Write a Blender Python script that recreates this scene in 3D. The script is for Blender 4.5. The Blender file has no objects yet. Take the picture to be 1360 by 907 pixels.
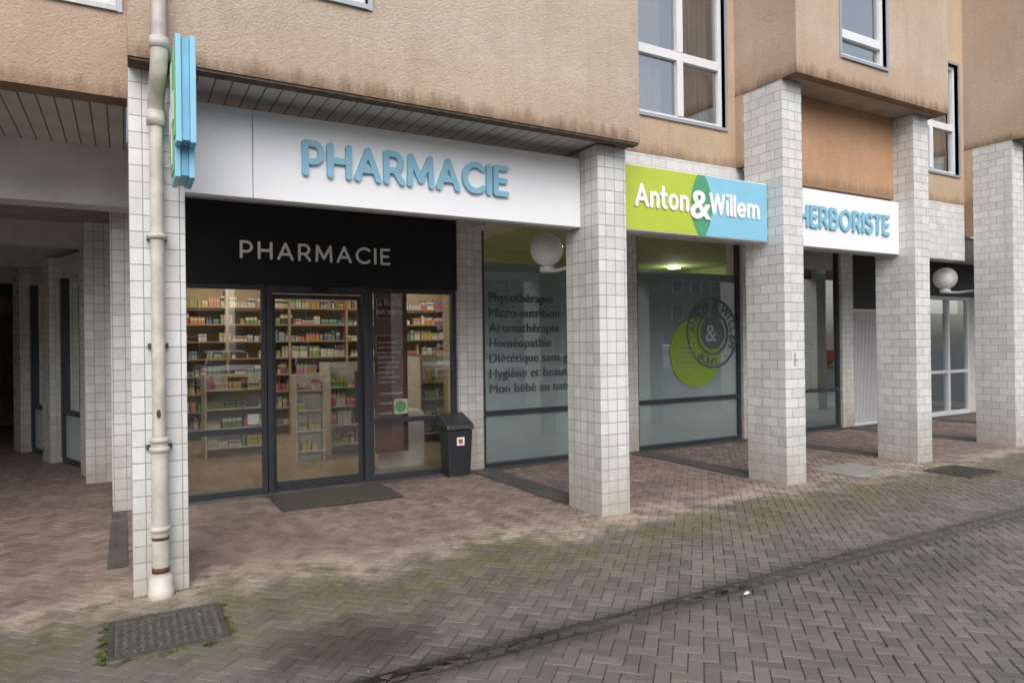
import bpy, bmesh, math, random
from mathutils import Vector, Matrix, noise
random.seed(7)
S=bpy.context.scene
col=S.collection

# ------------------------------------------------------------------ helpers
def empty(name,parent=None,loc=(0,0,0)):
    e=bpy.data.objects.new(name,None); e.empty_display_size=.2; e.location=loc
    col.objects.link(e)
    if parent: e.parent=parent
    return e
def boxuv(me):
    uv=me.uv_layers.new(name='UVMap').data
    vs=me.vertices
    for p in me.polygons:
        n=p.normal; a=max(range(3),key=lambda i:abs(n[i]))
        for li in p.loop_indices:
            c=vs[me.loops[li].vertex_index].co
            uv[li].uv=((c.y,c.z),(c.x,c.z),(c.x,c.y))[a]
def mesh(name,verts,faces,mat,parent=None,smooth=False,bevel=0,uv=True):
    me=bpy.data.meshes.new(name); me.from_pydata([tuple(v) for v in verts],[],faces); me.update()
    if mat: me.materials.append(mat)
    if uv: boxuv(me)
    if smooth: me.polygons.foreach_set('use_smooth',[True]*len(me.polygons))
    o=bpy.data.objects.new(name,me); col.objects.link(o)
    if parent: o.parent=parent
    if bevel:
        b=o.modifiers.new('bev','BEVEL'); b.width=bevel; b.segments=2; b.limit_method='ANGLE'
    return o
BF=[(0,3,2,1),(4,5,6,7),(0,1,5,4),(1,2,6,5),(2,3,7,6),(3,0,4,7)]
def bv(x0,x1,y0,y1,z0,z1):
    return [(x0,y0,z0),(x1,y0,z0),(x1,y1,z0),(x0,y1,z0),(x0,y0,z1),(x1,y0,z1),(x1,y1,z1),(x0,y1,z1)]
def box(name,x0,x1,y0,y1,z0,z1,mat,parent=None,bevel=0):
    return mesh(name,bv(x0,x1,y0,y1,z0,z1),BF,mat,parent,bevel=bevel)
def boxes(name,lst,mat,parent=None,bevel=0):
    V=[];Fc=[]
    for b in lst:
        k=len(V); V+=bv(*b); Fc+=[tuple(i+k for i in f) for f in BF]
    return mesh(name,V,Fc,mat,parent,bevel=bevel)
def lathe(name,prof,c,mat,parent=None,n=32,smooth=True):
    V=[];Fc=[]
    for r,z in prof:
        for i in range(n):
            a=2*math.pi*i/n; V.append((c[0]+r*math.cos(a),c[1]+r*math.sin(a),c[2]+z))
    for j in range(len(prof)-1):
        for i in range(n):
            Fc.append((j*n+i,j*n+(i+1)%n,(j+1)*n+(i+1)%n,(j+1)*n+i))
    Fc.append(tuple(range(n))[::-1]); Fc.append(tuple((len(prof)-1)*n+i for i in range(n)))
    return mesh(name,V,Fc,mat,parent,smooth=smooth)
def tube(name,pts,r,mat,parent=None):
    cu=bpy.data.curves.new(name,'CURVE'); cu.dimensions='3D'; cu.bevel_depth=r; cu.bevel_resolution=6; cu.use_fill_caps=True
    sp=cu.splines.new('POLY'); sp.points.add(len(pts)-1)
    for p,q in zip(sp.points,pts): p.co=(*q,1)
    sp.use_smooth=True
    cu.materials.append(mat)
    o=bpy.data.objects.new(name,cu); col.objects.link(o)
    if parent: o.parent=parent
    return o
def poly(name,pts,mat,parent=None):
    return mesh(name,pts,[tuple(range(len(pts)))],mat,parent)
def text(name,body,x0,z0,y,mat,parent,width=None,capz=None,extrude=0.0,offset=0.0,bev=0.0,spacing=1.0,rot=None):
    cu=bpy.data.curves.new(name,'FONT'); cu.body=body; cu.size=1; cu.offset=offset; cu.space_character=spacing
    cu.extrude=0.05 if extrude else 0; cu.bevel_depth=bev; cu.bevel_resolution=3; cu.resolution_u=6
    t=bpy.data.objects.new(name+'_t',cu); col.objects.link(t)
    dg=bpy.context.evaluated_depsgraph_get(); dg.update()
    me=bpy.data.meshes.new_from_object(t.evaluated_get(dg))
    bpy.data.objects.remove(t)
    xs=[v.co.x for v in me.vertices]; zs=[v.co.z for v in me.vertices]
    mx,Mx=min(xs),max(xs)
    sz=(capz/.72) if capz else 1
    sx=(width/(Mx-mx)) if width else sz
    if not capz: sz=sx
    Mz=max(zs) or 1
    for v in me.vertices:
        x=(v.co.x-mx)*sx; z=v.co.y*sz; d=(v.co.z/Mz*extrude) if extrude else 0
        if rot is not None:
            cx=(Mx-mx)*sx/2; x-=cx
            c,s=math.cos(rot),math.sin(rot); x,z=x*c-z*s,x*s+z*c
        v.co=(x0+x,y-d,z0+z)
    me.materials.clear(); me.materials.append(mat); me.update()
    o=bpy.data.objects.new(name,me); col.objects.link(o)
    if parent: o.parent=parent
    return o
# rounded stroke lettering -------------------------------------------------
def arc_(cx,cz,rx,rz,a0,a1,n=14):
    return [(cx+rx*math.cos(math.radians(a0+(a1-a0)*i/n)),cz+rz*math.sin(math.radians(a0+(a1-a0)*i/n))) for i in range(n+1)]
def glyph(ch,t):
    a,b=t,1-t
    def bowl(x1,z0,z1):
        rr=(z1-z0)/2; cx=x1-rr*1.0
        return [(a,z1)]+arc_(cx,(z0+z1)/2,rr,rr,90,-90)+[(a,z0)]
    if ch=='P': return .66,[[(a,a),(a,b)],bowl(.66-t,.40,b)]
    if ch=='B': return .68,[[(a,a),(a,b)],bowl(.62-t,.53,b),bowl(.68-t,a,.53)]
    if ch=='R': return .70,[[(a,a),(a,b)],bowl(.66-t,.42,b),[(.36,.42),(.70-t,a)]]
    if ch=='H': return .76,[[(a,a),(a,b)],[(.76-t,a),(.76-t,b)],[(a,.5),(.76-t,.5)]]
    if ch=='A': return .86,[[(a,a),(.43,b)],[(.43,b),(.86-t,a)],[(.22,.34),(.64,.34)]]
    if ch=='M': return .94,[[(a,a),(a+.04,b)],[(a+.04,b),(.47,.22)],[(.47,.22),(.90-t,b)],[(.90-t,b),(.94-t,a)]]
    if ch=='C': return .84,[arc_(.5,.5,.5-t,.5-t,48,312,24)]
    if ch=='O': return .98,[arc_(.49,.5,.49-t,.5-t,0,360,36)]
    if ch=='I': return 2*t,[[(a,a),(a,b)]]
    if ch=='E': return .60,[[(a,a),(a,b)],[(a,b),(.60-t,b)],[(a,a),(.60-t,a)],[(a,.51),(.55-t,.51)]]
    if ch=='T': return .68,[[(.34,a),(.34,b)],[(a,b),(.68-t,b)]]
    if ch=='S':
        r1=(b-.52)/2; r2=(.52-a)/2; c=.31
        return .62,[arc_(c,b-r1,.25-t*.2,r1,25,270,16)+arc_(c,a+r2,.27-t*.2,r2,90,-155,16)[1:]]
    x=.72; xb=x-t
    if ch=='n': return .58,[[(a,a),(a,xb)],arc_(.29,xb-(.29-t),.29-t,.29-t,180,0)+[(.58-t,a)]]
    if ch=='m': return .98,[[(a,a),(a,xb)],arc_((a+.49)/2,xb-.19,(.49-a)/2,.19,180,0)+[(.49,a)],arc_((.49+.98-t)/2,xb-.19,(.98-t-.49)/2,.19,180,0)+[(.98-t,a)]]
    if ch=='o': return .66,[arc_(.33,x/2,.33-t,x/2-t,0,360,30)]
    if ch=='e': return .68,[[(a+.03,x/2),(.68-t,x/2)],arc_(.34,x/2,.34-t,x/2-t,0,315,28)]
    if ch=='t': return .42,[[(.17,.92),(.17,.22)]+arc_(.30,.22,.13,.13,180,280,8),[(a*.6,xb),(.42-t,xb)]]
    if ch=='i': return 2*t,[[(a,a),(a,xb)],[(a,.93),(a,.935)]]
    if ch=='l': return 2*t,[[(a,a),(a,b+.03)]]
    if ch=='W': return 1.14,[[(a,b),(.31,a)],[(.31,a),(.57,b)],[(.57,b),(.83,a)],[(.83,a),(1.14-t,b)]]
    return .3,[]
def strokes(name,body,x0,z0,y,w,h,t,depth,mat,parent,gap=.13):
    V=[];Fc=[]; X=0; gl=[]
    for ch in body:
        gw,st=glyph(ch,t); gl.append((X,st)); X+=gw+gap
    tot=X-gap; sx=w/tot; k=0
    for X,st in gl:
        for s in st:
            closed=abs(s[0][0]-s[-1][0])<1e-6 and abs(s[0][1]-s[-1][1])<1e-6 and len(s)>3
            P=[Vector(((X+q[0])*sx,q[1]*h)) for q in s]; tt=t*h
            k+=1; yf=y-depth-(k%4)*.0007
            n=len(P); Lf=[];Rt=[]
            for i in range(n):
                if closed: d=(P[(i+1)%(n-1)]-P[(i-1)%(n-1)])
                else: d=P[min(i+1,n-1)]-P[max(i-1,0)]
                d.normalize(); nn=Vector((-d.y,d.x))*tt
                Lf.append(P[i]+nn); Rt.append(P[i]-nn)
            if closed:
                k0=len(V)
                for A_,B_ in zip(Lf[:-1],Rt[:-1]):
                    V+= [(x0+A_.x,yf,z0+A_.y),(x0+B_.x,yf,z0+B_.y),(x0+A_.x,y,z0+A_.y),(x0+B_.x,y,z0+B_.y)]
                m=n-1
                for i in range(m):
                    j=(i+1)%m; a_=k0+4*i; b_=k0+4*j
                    Fc+=[(a_,b_,b_+1,a_+1),(a_,a_+2,b_+2,b_),(a_+1,b_+1,b_+3,a_+3)]
            else:
                def cap(c,d):
                    an=math.atan2(d.y,d.x); return [c+Vector((math.cos(an+math.radians(q)),math.sin(an+math.radians(q))))*tt for q in (75,60,45,30,15,0,-15,-30,-45,-60,-75)]
                d1=(P[-1]-P[-2]).normalized(); d0=(P[0]-P[1]).normalized()
                k0=len(V)
                for A_,B_ in zip(Lf,Rt):
                    V+= [(x0+A_.x,yf,z0+A_.y),(x0+B_.x,yf,z0+B_.y),(x0+A_.x,y,z0+A_.y),(x0+B_.x,y,z0+B_.y)]
                for i in range(n-1):
                    a_=k0+4*i; b_=a_+4
                    Fc+=[(a_,b_,b_+1,a_+1),(a_,a_+2,b_+2,b_),(a_+1,b_+1,b_+3,a_+3)]
                for ring,sidx,eidx in ((cap(P[-1],d1),(n-1)*4,(n-1)*4+1),(cap(P[0],d0),1,0)):
                    kk=len(V)
                    for q in ring: V+= [(x0+q.x,yf,z0+q.y),(x0+q.x,y,z0+q.y)]
                    m=len(ring)
                    Fc.append(tuple([k0+sidx]+[kk+2*i for i in range(m)]+[k0+eidx]))
                    fr=[(k0+sidx,k0+sidx+2)]+[(kk+2*i,kk+2*i+1) for i in range(m)]+[(k0+eidx,k0+eidx+2)]
                    for i in range(len(fr)-1): Fc.append((fr[i][0],fr[i][1],fr[i+1][1],fr[i+1][0]))
    o=mesh(name,V,Fc,mat,parent,uv=False)
    bm=bmesh.new(); bm.from_mesh(o.data); bmesh.ops.recalc_face_normals(bm,faces=bm.faces); bm.to_mesh(o.data); bm.free()
    return o

# ------------------------------------------------------------------ materials
class NT:
    def __init__(s,name):
        s.m=bpy.data.materials.new(name); s.m.use_nodes=True; s.t=s.m.node_tree; s.n=s.t.nodes; s.l=s.t.links
        s.b=s.n['Principled BSDF']; s.out=s.n['Material Output']
    def node(s,ty,**k):
        n=s.n.new(ty)
        for a,v in k.items(): setattr(n,a,v)
        return n
    def k(s,a,b): s.l.new(a,b)
    def noise(s,vec,scale,detail=4,rough=.55):
        n=s.node('ShaderNodeTexNoise'); n.inputs['Scale'].default_value=scale; n.inputs['Detail'].default_value=detail; n.inputs['Roughness'].default_value=rough
        if vec is not None: s.k(vec,n.inputs['Vector'])
        return n.outputs['Fac']
    def ramp(s,fac,a,b,lo=0.,hi=1.):
        n=s.node('ShaderNodeMapRange'); n.inputs[1].default_value=a;n.inputs[2].default_value=b;n.inputs[3].default_value=lo;n.inputs[4].default_value=hi
        s.k(fac,n.inputs[0]); return n.outputs[0]
    def mix(s,fac,a,b,mode='MIX'):
        n=s.node('ShaderNodeMix',data_type='RGBA',blend_type=mode)
        if isinstance(fac,(int,float)): n.inputs[0].default_value=fac
        else: s.k(fac,n.inputs[0])
        for i,c in ((6,a),(7,b)):
            if isinstance(c,tuple): n.inputs[i].default_value=(*c[:3],1)
            else: s.k(c,n.inputs[i])
        return n.outputs[2]
    def math(s,op,a,b=0.):
        n=s.node('ShaderNodeMath',operation=op)
        for i,c in ((0,a),(1,b)):
            if isinstance(c,(int,float)): n.inputs[i].default_value=c
            else: s.k(c,n.inputs[i])
        return n.outputs[0]
    def bump(s,h,strength=.3,dist=.01,prev=None):
        n=s.node('ShaderNodeBump'); n.inputs['Strength'].default_value=strength; n.inputs['Distance'].default_value=dist
        s.k(h,n.inputs['Height'])
        if prev is not None: s.k(prev,n.inputs['Normal'])
        return n.outputs[0]
    def obj(s): return s.node('ShaderNodeTexCoord').outputs['Object']
    def uv(s): return s.node('ShaderNodeTexCoord').outputs['UV']
    def scale(s,v,sx,sy,sz):
        n=s.node('ShaderNodeMapping'); n.inputs['Scale'].default_value=(sx,sy,sz); s.k(v,n.inputs['Vector']); return n.outputs[0]
    def sep(s,v):
        n=s.node('ShaderNodeSeparateXYZ'); s.k(v,n.inputs[0]); return n.outputs
def plain(name,c,rough=.5,metal=0,var=.12,nscale=6,bumpd=0.0,spec=.5):
    t=NT(name); o=t.obj()
    f=t.noise(o,nscale,5)
    d=tuple(x*(1-var) for x in c); e=tuple(min(1,x*(1+var)) for x in c)
    t.k(t.mix(t.ramp(f,.3,.7),d,e),t.b.inputs['Base Color'])
    t.b.inputs['Metallic'].default_value=metal
    t.b.inputs['Specular IOR Level'].default_value=spec
    t.k(t.ramp(t.noise(o,nscale*5,3),.3,.7,max(0,rough-.08),min(1,rough+.08)),t.b.inputs['Roughness'])
    if bumpd: t.k(t.bump(t.noise(o,120,3),.4,bumpd),t.b.inputs['Normal'])
    return t.m
def stucco(name,zb,tint=(1,1,1),dirt=.85):
    t=NT(name); o=t.obj()
    A=tuple(a*b for a,b in zip((.68,.555,.455),tint)); B_=tuple(a*b for a,b in zip((.57,.455,.365),tint))
    c=t.mix(t.ramp(t.noise(o,1.3,6,.6),.35,.65),A,B_)
    c=t.mix(t.ramp(t.noise(o,.45,4,.6),.45,.7,0,.3),c,tuple(x*.8 for x in A))
    st=t.noise(t.scale(o,7,7,.5),1.0,5,.6)
    c=t.mix(t.ramp(st,.5,.8,0,.4),c,(.42,.32,.235))
    c=t.mix(t.ramp(t.noise(o,38,4,.7),.45,.75,0,.38),c,tuple(x*.66 for x in B_))
    z=t.sep(o)[2]
    h=t.math('ADD',z,t.math('MULTIPLY',t.math('SUBTRACT',t.noise(t.scale(o,9,9,2),1.0,5,.7),.5),.3))
    c=t.mix(t.ramp(h,zb+.0,zb+.12,dirt,0),c,(.10,.072,.052))
    c=t.mix(t.ramp(h,zb+.05,zb+.5,.35,0),c,(.42,.27,.16))
    t.k(c,t.b.inputs['Base Color']); t.b.inputs['Roughness'].default_value=.95; t.b.inputs['Specular IOR Level'].default_value=.15
    b1=t.bump(t.noise(o,60,6,.7),1.0,.02); b2=t.bump(t.noise(o,14,4),.35,.02,b1)
    t.k(b2,t.b.inputs['Normal']); return t.m
def tiles(name,off,w=.213,h=.106,c1=(.70,.70,.685),c2=(.56,.56,.545),mort=(.27,.26,.245),msz=.0028):
    t=NT(name); o=t.obj(); u=t.uv()
    br=t.node('ShaderNodeTexBrick'); br.offset=off; br.squash=1
    t.k(u,br.inputs['Vector'])
    br.inputs['Color1'].default_value=(*c1,1); br.inputs['Color2'].default_value=(*c2,1); br.inputs['Mortar'].default_value=(*mort,1)
    br.inputs['Scale'].default_value=1; br.inputs['Mortar Size'].default_value=msz; br.inputs['Mortar Smooth'].default_value=.15
    br.inputs['Brick Width'].default_value=w; br.inputs['Row Height'].default_value=h; br.inputs['Bias'].default_value=-.2
    z=t.sep(o)[2]
    h_=t.math('ADD',z,t.math('MULTIPLY',t.noise(o,3.5,6,.7),.9))
    c=t.mix(t.ramp(h_,.35,1.2,.8,0),br.outputs['Color'],(.33,.29,.23),'MIX')
    c=t.mix(t.ramp(t.noise(t.scale(o,8,8,.5),1.0,5,.65),.48,.74,0,.45),c,(.42,.39,.34))
    c=t.mix(t.ramp(t.noise(o,30,4,.7),.58,.76,0,.45),c,(.27,.24,.20))
    t.k(c,t.b.inputs['Base Color'])
    t.k(t.ramp(t.noise(o,9,4),.3,.7,.2,.5),t.b.inputs['Roughness'])
    inv=t.math('SUBTRACT',1.0,br.outputs['Fac'])
    t.k(t.bump(t.noise(o,8,3),.16,.02,t.bump(inv,.8,.004)),t.b.inputs['Normal'])
    return t.m
def slats(name,c,w=.1,axis=0,dark=(.16,.15,.13)):
    t=NT(name); o=t.obj(); s=t.sep(o)[axis]
    m=t.math('FRACT',t.math('DIVIDE',s,w))
    g=t.math('LESS_THAN',m,.10)
    cc=t.mix(t.ramp(t.noise(o,3,5),.3,.7),tuple(x*.8 for x in c),c)
    t.k(t.mix(g,cc,dark),t.b.inputs['Base Color']); t.b.inputs['Roughness'].default_value=.6
    t.k(t.bump(t.math('SUBTRACT',1.0,g),.8,.01),t.b.inputs['Normal']); return t.m
def glass(name,tint=(1,1,1),boost=1.6,base=.03):
    t=NT(name)
    fr=t.node('ShaderNodeFresnel'); fr.inputs['IOR'].default_value=1.5
    f=t.math('ADD',t.math('MULTIPLY',fr.outputs[0],boost),base)
    f=t.math('MINIMUM',f,1.0)
    tr=t.node('ShaderNodeBsdfTransparent'); tr.inputs[0].default_value=(*tint,1)
    gl=t.node('ShaderNodeBsdfGlossy'); gl.inputs['Roughness'].default_value=.0
    gl.inputs[0].default_value=(.95,.97,.97,1)
    o=t.obj(); t.k(t.bump(t.noise(o,1.3,2),.05,.02),gl.inputs['Normal'])
    mx=t.node('ShaderNodeMixShader'); t.k(f,mx.inputs[0]); t.k(tr.outputs[0],mx.inputs[1]); t.k(gl.outputs[0],mx.inputs[2])
    t.k(mx.outputs[0],t.out.inputs[0]); return t.m
def emis(name,c,s):
    t=NT(name); t.b.inputs['Base Color'].default_value=(*c,1); t.b.inputs['Emission Color'].default_value=(*c,1); t.b.inputs['Emission Strength'].default_value=s; return t.m
def vcol(name,rough=.4):
    t=NT(name); a=t.node('ShaderNodeVertexColor',layer_name='Col'); t.k(a.outputs[0],t.b.inputs['Base Color']); t.b.inputs['Roughness'].default_value=rough; return t.m

M_st1=stucco('stucco_low',3.41); M_st2=stucco('stucco_high',4.47,(1,.97,.95)); M_st3=stucco('stucco_orange',3.45,(1.05,.78,.58),.6); M_stw=stucco('stucco_recess',3.63,(1.0,.94,.84),.6)
M_stl=stucco('stucco_left',3.41,(.95,.9,.88),.6)
M_t0=tiles('white_tiles',0.0,.107,.107); M_t5=tiles('white_tiles_bond',.5)
M_white=plain('white_sign_panel',(.84,.85,.87),.35,var=.02,nscale=2)
M_offw=plain('offwhite_paint',(.62,.61,.58),.6,var=.12,nscale=3)
M_frame=plain('anthracite_frame',(.035,.04,.05),.4,var=.1)
M_black=plain('black_fascia',(.012,.012,.014),.45,var=.15,spec=.35)
M_blue=plain('light_blue',(.23,.48,.62),.4,var=.03)
M_blue2=plain('sign_blue',(.24,.54,.70),.4,var=.03)
M_green=plain('sign_green',(.45,.56,.05),.4,var=.03)
M_lens=plain('sign_overlap',(.08,.32,.17),.4,var=.03)
M_txtw=plain('white_letters',(.84,.84,.84),.4,var=.02)
M_txtg=plain('grey_letters',(.085,.105,.11),.5,var=.05)
M_pvc=plain('white_window_frame',(.72,.73,.75),.4,var=.04)
M_alu=plain('aluminium_trim',(.36,.38,.40),.4,metal=.3,var=.05)
M_slat=slats('slatted_soffit',(.60,.575,.53),.11,0)
M_glass=glass('shop_glass',(.84,.86,.85),2.3,.035); M_glassd=glass('window_glass',(.8,.85,.85),3.2,.18); M_glassf=glass('film_glass',(1,1,1),2.4,.03)
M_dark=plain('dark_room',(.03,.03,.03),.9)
M_curt=plain('curtain',(.34,.31,.28),.9,nscale=14)
M_iron=plain('cast_iron',(.07,.065,.055),.65,metal=.2,bumpd=.004,nscale=20,var=.35)
M_mat=plain('doormat',(.062,.056,.048),.95,bumpd=.006,nscale=30,var=.3)

def film():
    t=NT('frosted_film'); o=t.obj()
    c=t.mix(t.ramp(t.noise(o,.9,3),.3,.7),(.35,.445,.435),(.41,.50,.49))
    t.k(c,t.b.inputs['Base Color']); t.b.inputs['Roughness'].default_value=.3; return t.m
M_film=film()

# ------------------------------------------------------------------ camera
D,th,p,r,f=5.011,.5165,.0028,-.0129,904.2
Fv=Vector((math.sin(th)*math.cos(p),math.cos(th)*math.cos(p),math.sin(p)))
R0=Vector((math.cos(th),-math.sin(th),0)); U0=R0.cross(Fv)
Rv=math.cos(r)*R0+math.sin(r)*U0; Uv=-math.sin(r)*R0+math.cos(r)*U0
cam=bpy.data.cameras.new('camera'); cam.sensor_width=36; cam.lens=f/1360*36; cam.clip_end=500; cam.clip_start=.05
co=bpy.data.objects.new('camera',cam); col.objects.link(co)
mt=Matrix((Rv,Uv,-Fv)).transposed().to_4x4(); mt.translation=(0,-D,1.6); co.matrix_world=mt
S.camera=co

# ------------------------------------------------------------------ world + sun
W=bpy.data.worlds.new('World'); S.world=W; W.use_nodes=True
n=W.node_tree.nodes; l=W.node_tree.links
sky=n.new('ShaderNodeTexSky'); sky.sky_type='NISHITA'; sky.sun_disc=False
EL=math.radians(42); AZ=math.radians(200)
sky.sun_elevation=EL; sky.sun_rotation=AZ; sky.dust_density=3; sky.air_density=1
hs=n.new('ShaderNodeHueSaturation'); hs.inputs['Saturation'].default_value=.5; hs.inputs['Value'].default_value=1.6
l.new(sky.outputs[0],hs.inputs['Color'])
bg=n['Background']; bg.inputs[1].default_value=.15; l.new(hs.outputs[0],bg.inputs[0])
sun=bpy.data.lights.new('sun','SUN'); sun.energy=1.0; sun.angle=math.radians(50); sun.color=(1,.985,.965)
so=bpy.data.objects.new('sun',sun); col.objects.link(so)
sd=Vector((math.sin(AZ)*math.cos(EL),math.cos(AZ)*math.cos(EL),math.sin(EL)))
so.rotation_euler=sd.to_track_quat('Z','Y').to_euler()
S.view_settings.view_transform='Standard'; S.view_settings.look='None'; S.view_settings.exposure=0

# ------------------------------------------------------------------ ground
def ground_mat():
    t=NT('ground_asphalt'); o=t.obj()
    c=t.mix(t.ramp(t.noise(o,2,6),.3,.7),(.045,.045,.045),(.07,.068,.063))
    t.k(c,t.b.inputs['Base Color']); t.b.inputs['Roughness'].default_value=.85
    t.k(t.bump(t.noise(o,90,3),.6,.006),t.b.inputs['Normal']); return t.m
mesh('ground',[(-150,-150,-.03),(150,-150,-.03),(150,150,-.03),(-150,150,-.03)],[(0,1,2,3)],ground_mat())
def paver_mat(joint=False):
    t=NT('paver_joint' if joint else 'clay_pavers'); o=t.obj(); xyz=t.sep(o)
    x,y=xyz[0],xyz[1]
    big=t.noise(o,.9,6,.6); mid=t.noise(o,4,5,.65)
    yy=t.math('ADD',y,t.math('ADD',t.math('MULTIPLY',t.math('SUBTRACT',big,.5),1.5),t.math('MULTIPLY',t.math('SUBTRACT',mid,.5),.5)))
    edge=t.math('ADD',yy,t.math('MULTIPLY',x,.02))
    wf=t.ramp(edge,-.45,.2,1,0)
    if joint:
        c=t.mix(wf,(.12,.10,.08),(.055,.05,.038))
    else:
        a=t.node('ShaderNodeVertexColor',layer_name='Col'); rnd=t.sep(a.outputs[0])
        red=t.mix(rnd[0],(.28,.205,.175),(.17,.130,.113)); red=t.mix(t.ramp(rnd[1],.75,1,0,.6),red,(.33,.27,.235))
        gry=t.mix(rnd[0],(.175,.158,.136),(.11,.102,.088)); gry=t.mix(t.ramp(rnd[1],.8,1,0,.5),gry,(.22,.18,.15))
        c=t.mix(wf,red,gry)
    band=t.math('MULTIPLY',t.ramp(edge,-.35,-.05,0,1),t.ramp(edge,.05,.45,1,0))
    c=t.mix(t.math('MULTIPLY',band,t.ramp(mid,.40,.55,0,.8)),c,(.46,.37,.30))
    ms=t.math('MULTIPLY',t.ramp(edge,-1.4,-.6,0,1),t.ramp(edge,-.35,.1,1,0))
    ms=t.math('MULTIPLY',ms,t.ramp(t.noise(o,2.3,6,.7),.40,.58,0,.75 if not joint else 1))
    c=t.mix(ms,c,(.125,.12,.042))
    c=t.mix(t.ramp(t.noise(o,1.7,7,.7),.46,.70,0,.55),c,(.07,.064,.055))
    c=t.mix(t.ramp(t.noise(o,6,5,.7),.55,.7,0,.3),c,(.25,.225,.195))
    def spot(cx,cy,rx,ry):
        m=t.node('ShaderNodeMapping'); m.inputs['Location'].default_value=(-cx/rx,-cy/ry,0); m.inputs['Scale'].default_value=(1/rx,1/ry,0); t.k(o,m.inputs['Vector'])
        ln=t.node('ShaderNodeVectorMath',operation='LENGTH'); t.k(m.outputs[0],ln.inputs[0])
        d=t.math('ADD',ln.outputs['Value'],t.math('MULTIPLY',t.math('SUBTRACT',mid,.5),1.6))
        return t.ramp(d,.35,1.15,1,0)
    wet=t.math('MAXIMUM',spot(1.05,-1.40,.5,.38),t.math('MULTIPLY',spot(4.6,-2.3,1.1,.3),.6))
    gut=t.math('ABSOLUTE',t.math('ADD',t.math('ADD',y,1.86),t.math('MULTIPLY',t.math('SUBTRACT',big,.5),.16)))
    gw=t.math('MULTIPLY',t.ramp(gut,.05,.2,.95,0),t.ramp(x,1.5,8.5,1,.45))
    wet=t.math('MAXIMUM',wet,gw)
    c=t.mix(t.math('MULTIPLY',wet,.78),c,(.03,.026,.022))
    t.k(c,t.b.inputs['Base Color'])
    rg=t.ramp(t.noise(o,12,4),.3,.7,.5,.8)
    rr=t.node('ShaderNodeMix'); t.k(wet,rr.inputs[0]); t.k(rg,rr.inputs[2]); rr.inputs[3].default_value=.3
    t.k(rr.outputs[0],t.b.inputs['Roughness'])
    t.k(t.bump(t.noise(o,160,4),.6,.003,t.bump(t.noise(o,25,4),.4,.005)),t.b.inputs['Normal'])
    return t.m
M_pav=paver_mat(); M_joint=paver_mat(True)
pave=empty('brick_pavement')
def hz(x,y):
    return .012*noise.noise(Vector((x*.6,y*.6,0)))+.004*noise.noise(Vector((x*2.3,y*2.3,5)))-.012*math.exp(-((y+1.865)/.16)**2)
DRAIN=(-.10,.49,-.96,-.40); MAN=(8.35,9.0,-.85,-.3); SLAB=(7.35,8.1,-.1,.5)
GC=-1.865
def excluded(x,y):
    for a,b,c,d in (DRAIN,MAN,SLAB):
        if a-.01<x<b+.01 and c-.01<y<d+.01: return True
    return False
def inside(x,y):
    if y<2.72: return -3.0<x<17.5 and y>-4.6
    return -4<x<-.1 and y<12.5
V=[];Fc=[];C=[]
Wb=.077; L2=math.sqrt(.5)
rng=random.Random(3)
NR=int(19/Wb)
for a in range(-NR,NR):
    for b in range(-NR,NR):
        k=(a-b)%4
        if k==0: w,h=2,1
        elif k==3: w,h=1,2
        else: continue
        cx=(a+w/2)*Wb; cy=(b+h/2)*Wb
        X=(cx-cy)*L2; Y=(cx+cy)*L2
        if not inside(X,Y) or excluded(X,Y): continue
        g=.0018
        hw=w*Wb/2-g; hh=h*Wb/2-g
        dz=rng.uniform(-.0015,.0015); tx=rng.uniform(-.02,.02); ty=rng.uniform(-.02,.02); ro=rng.uniform(-.012,.012)
        k0=len(V)
        for inset,dn in ((.004,0),(0,-.004),(0,-.018)):
            for sx,sy in ((-1,-1),(1,-1),(1,1),(-1,1)):
                lx=sx*(hw-inset); ly=sy*(hh-inset)
                gx=cx+lx-ro*ly; gy=cy+ly+ro*lx
                V.append(((gx-gy)*L2,(gx+gy)*L2,hz(X,Y)+dz+tx*lx+ty*ly+dn))
        Fc.append((k0,k0+1,k0+2,k0+3))
        for q in (0,4):
            for i in range(4):
                j=(i+1)%4
                Fc.append((k0+q+4+i,k0+q+4+j,k0+q+j,k0+q+i))
        C+=[(rng.random(),rng.random(),rng.random(),1)]*9
o=mesh('pavers',V,Fc,M_pav,pave,uv=False)
ca=o.data.color_attributes.new('Col','FLOAT_COLOR','CORNER')
flat=[]
for c in C: flat+=list(c)*4
ca.data.foreach_set('color',flat)
V=[];Fc=[];nx,ny=170,240
xs=[-5+i*(23.2/nx) for i in range(nx+1)]; ys=[-5.8+j*(19/ny) for j in range(ny+1)]
for y in ys:
    for x in xs: V.append((x,y,hz(x,y)-.0085))
for j in range(ny):
    for i in range(nx):
        Fc.append((j*(nx+1)+i,j*(nx+1)+i+1,(j+1)*(nx+1)+i+1,(j+1)*(nx+1)+i))
mesh('joint_bed',V,Fc,M_joint,pave,smooth=True,uv=False)
def wetmat():
    t=NT('wet_gutter'); o=t.obj(); xyz=t.sep(o)
    m=t.noise(t.scale(o,1,3,1),2.2,6,.7)
    dd=t.math('ABSOLUTE',t.math('ADD',xyz[1],1.865))
    d=t.math('ADD',t.ramp(dd,.0,.065,0,.3),t.math('MULTIPLY',t.math('SUBTRACT',m,.5),1.4))
    d=t.math('ADD',d,t.ramp(xyz[0],1,8,0,.25))
    c=t.mix(t.ramp(d,.15,.8),(.018,.016,.014),(.10,.088,.07))
    t.k(c,t.b.inputs['Base Color']); t.k(t.ramp(d,.1,.6,.1,.8),t.b.inputs['Roughness'])
    t.k(t.bump(t.noise(o,40,4),.3,.006),t.b.inputs['Normal']); return t.m
V=[];Fc=[];N=400
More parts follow.
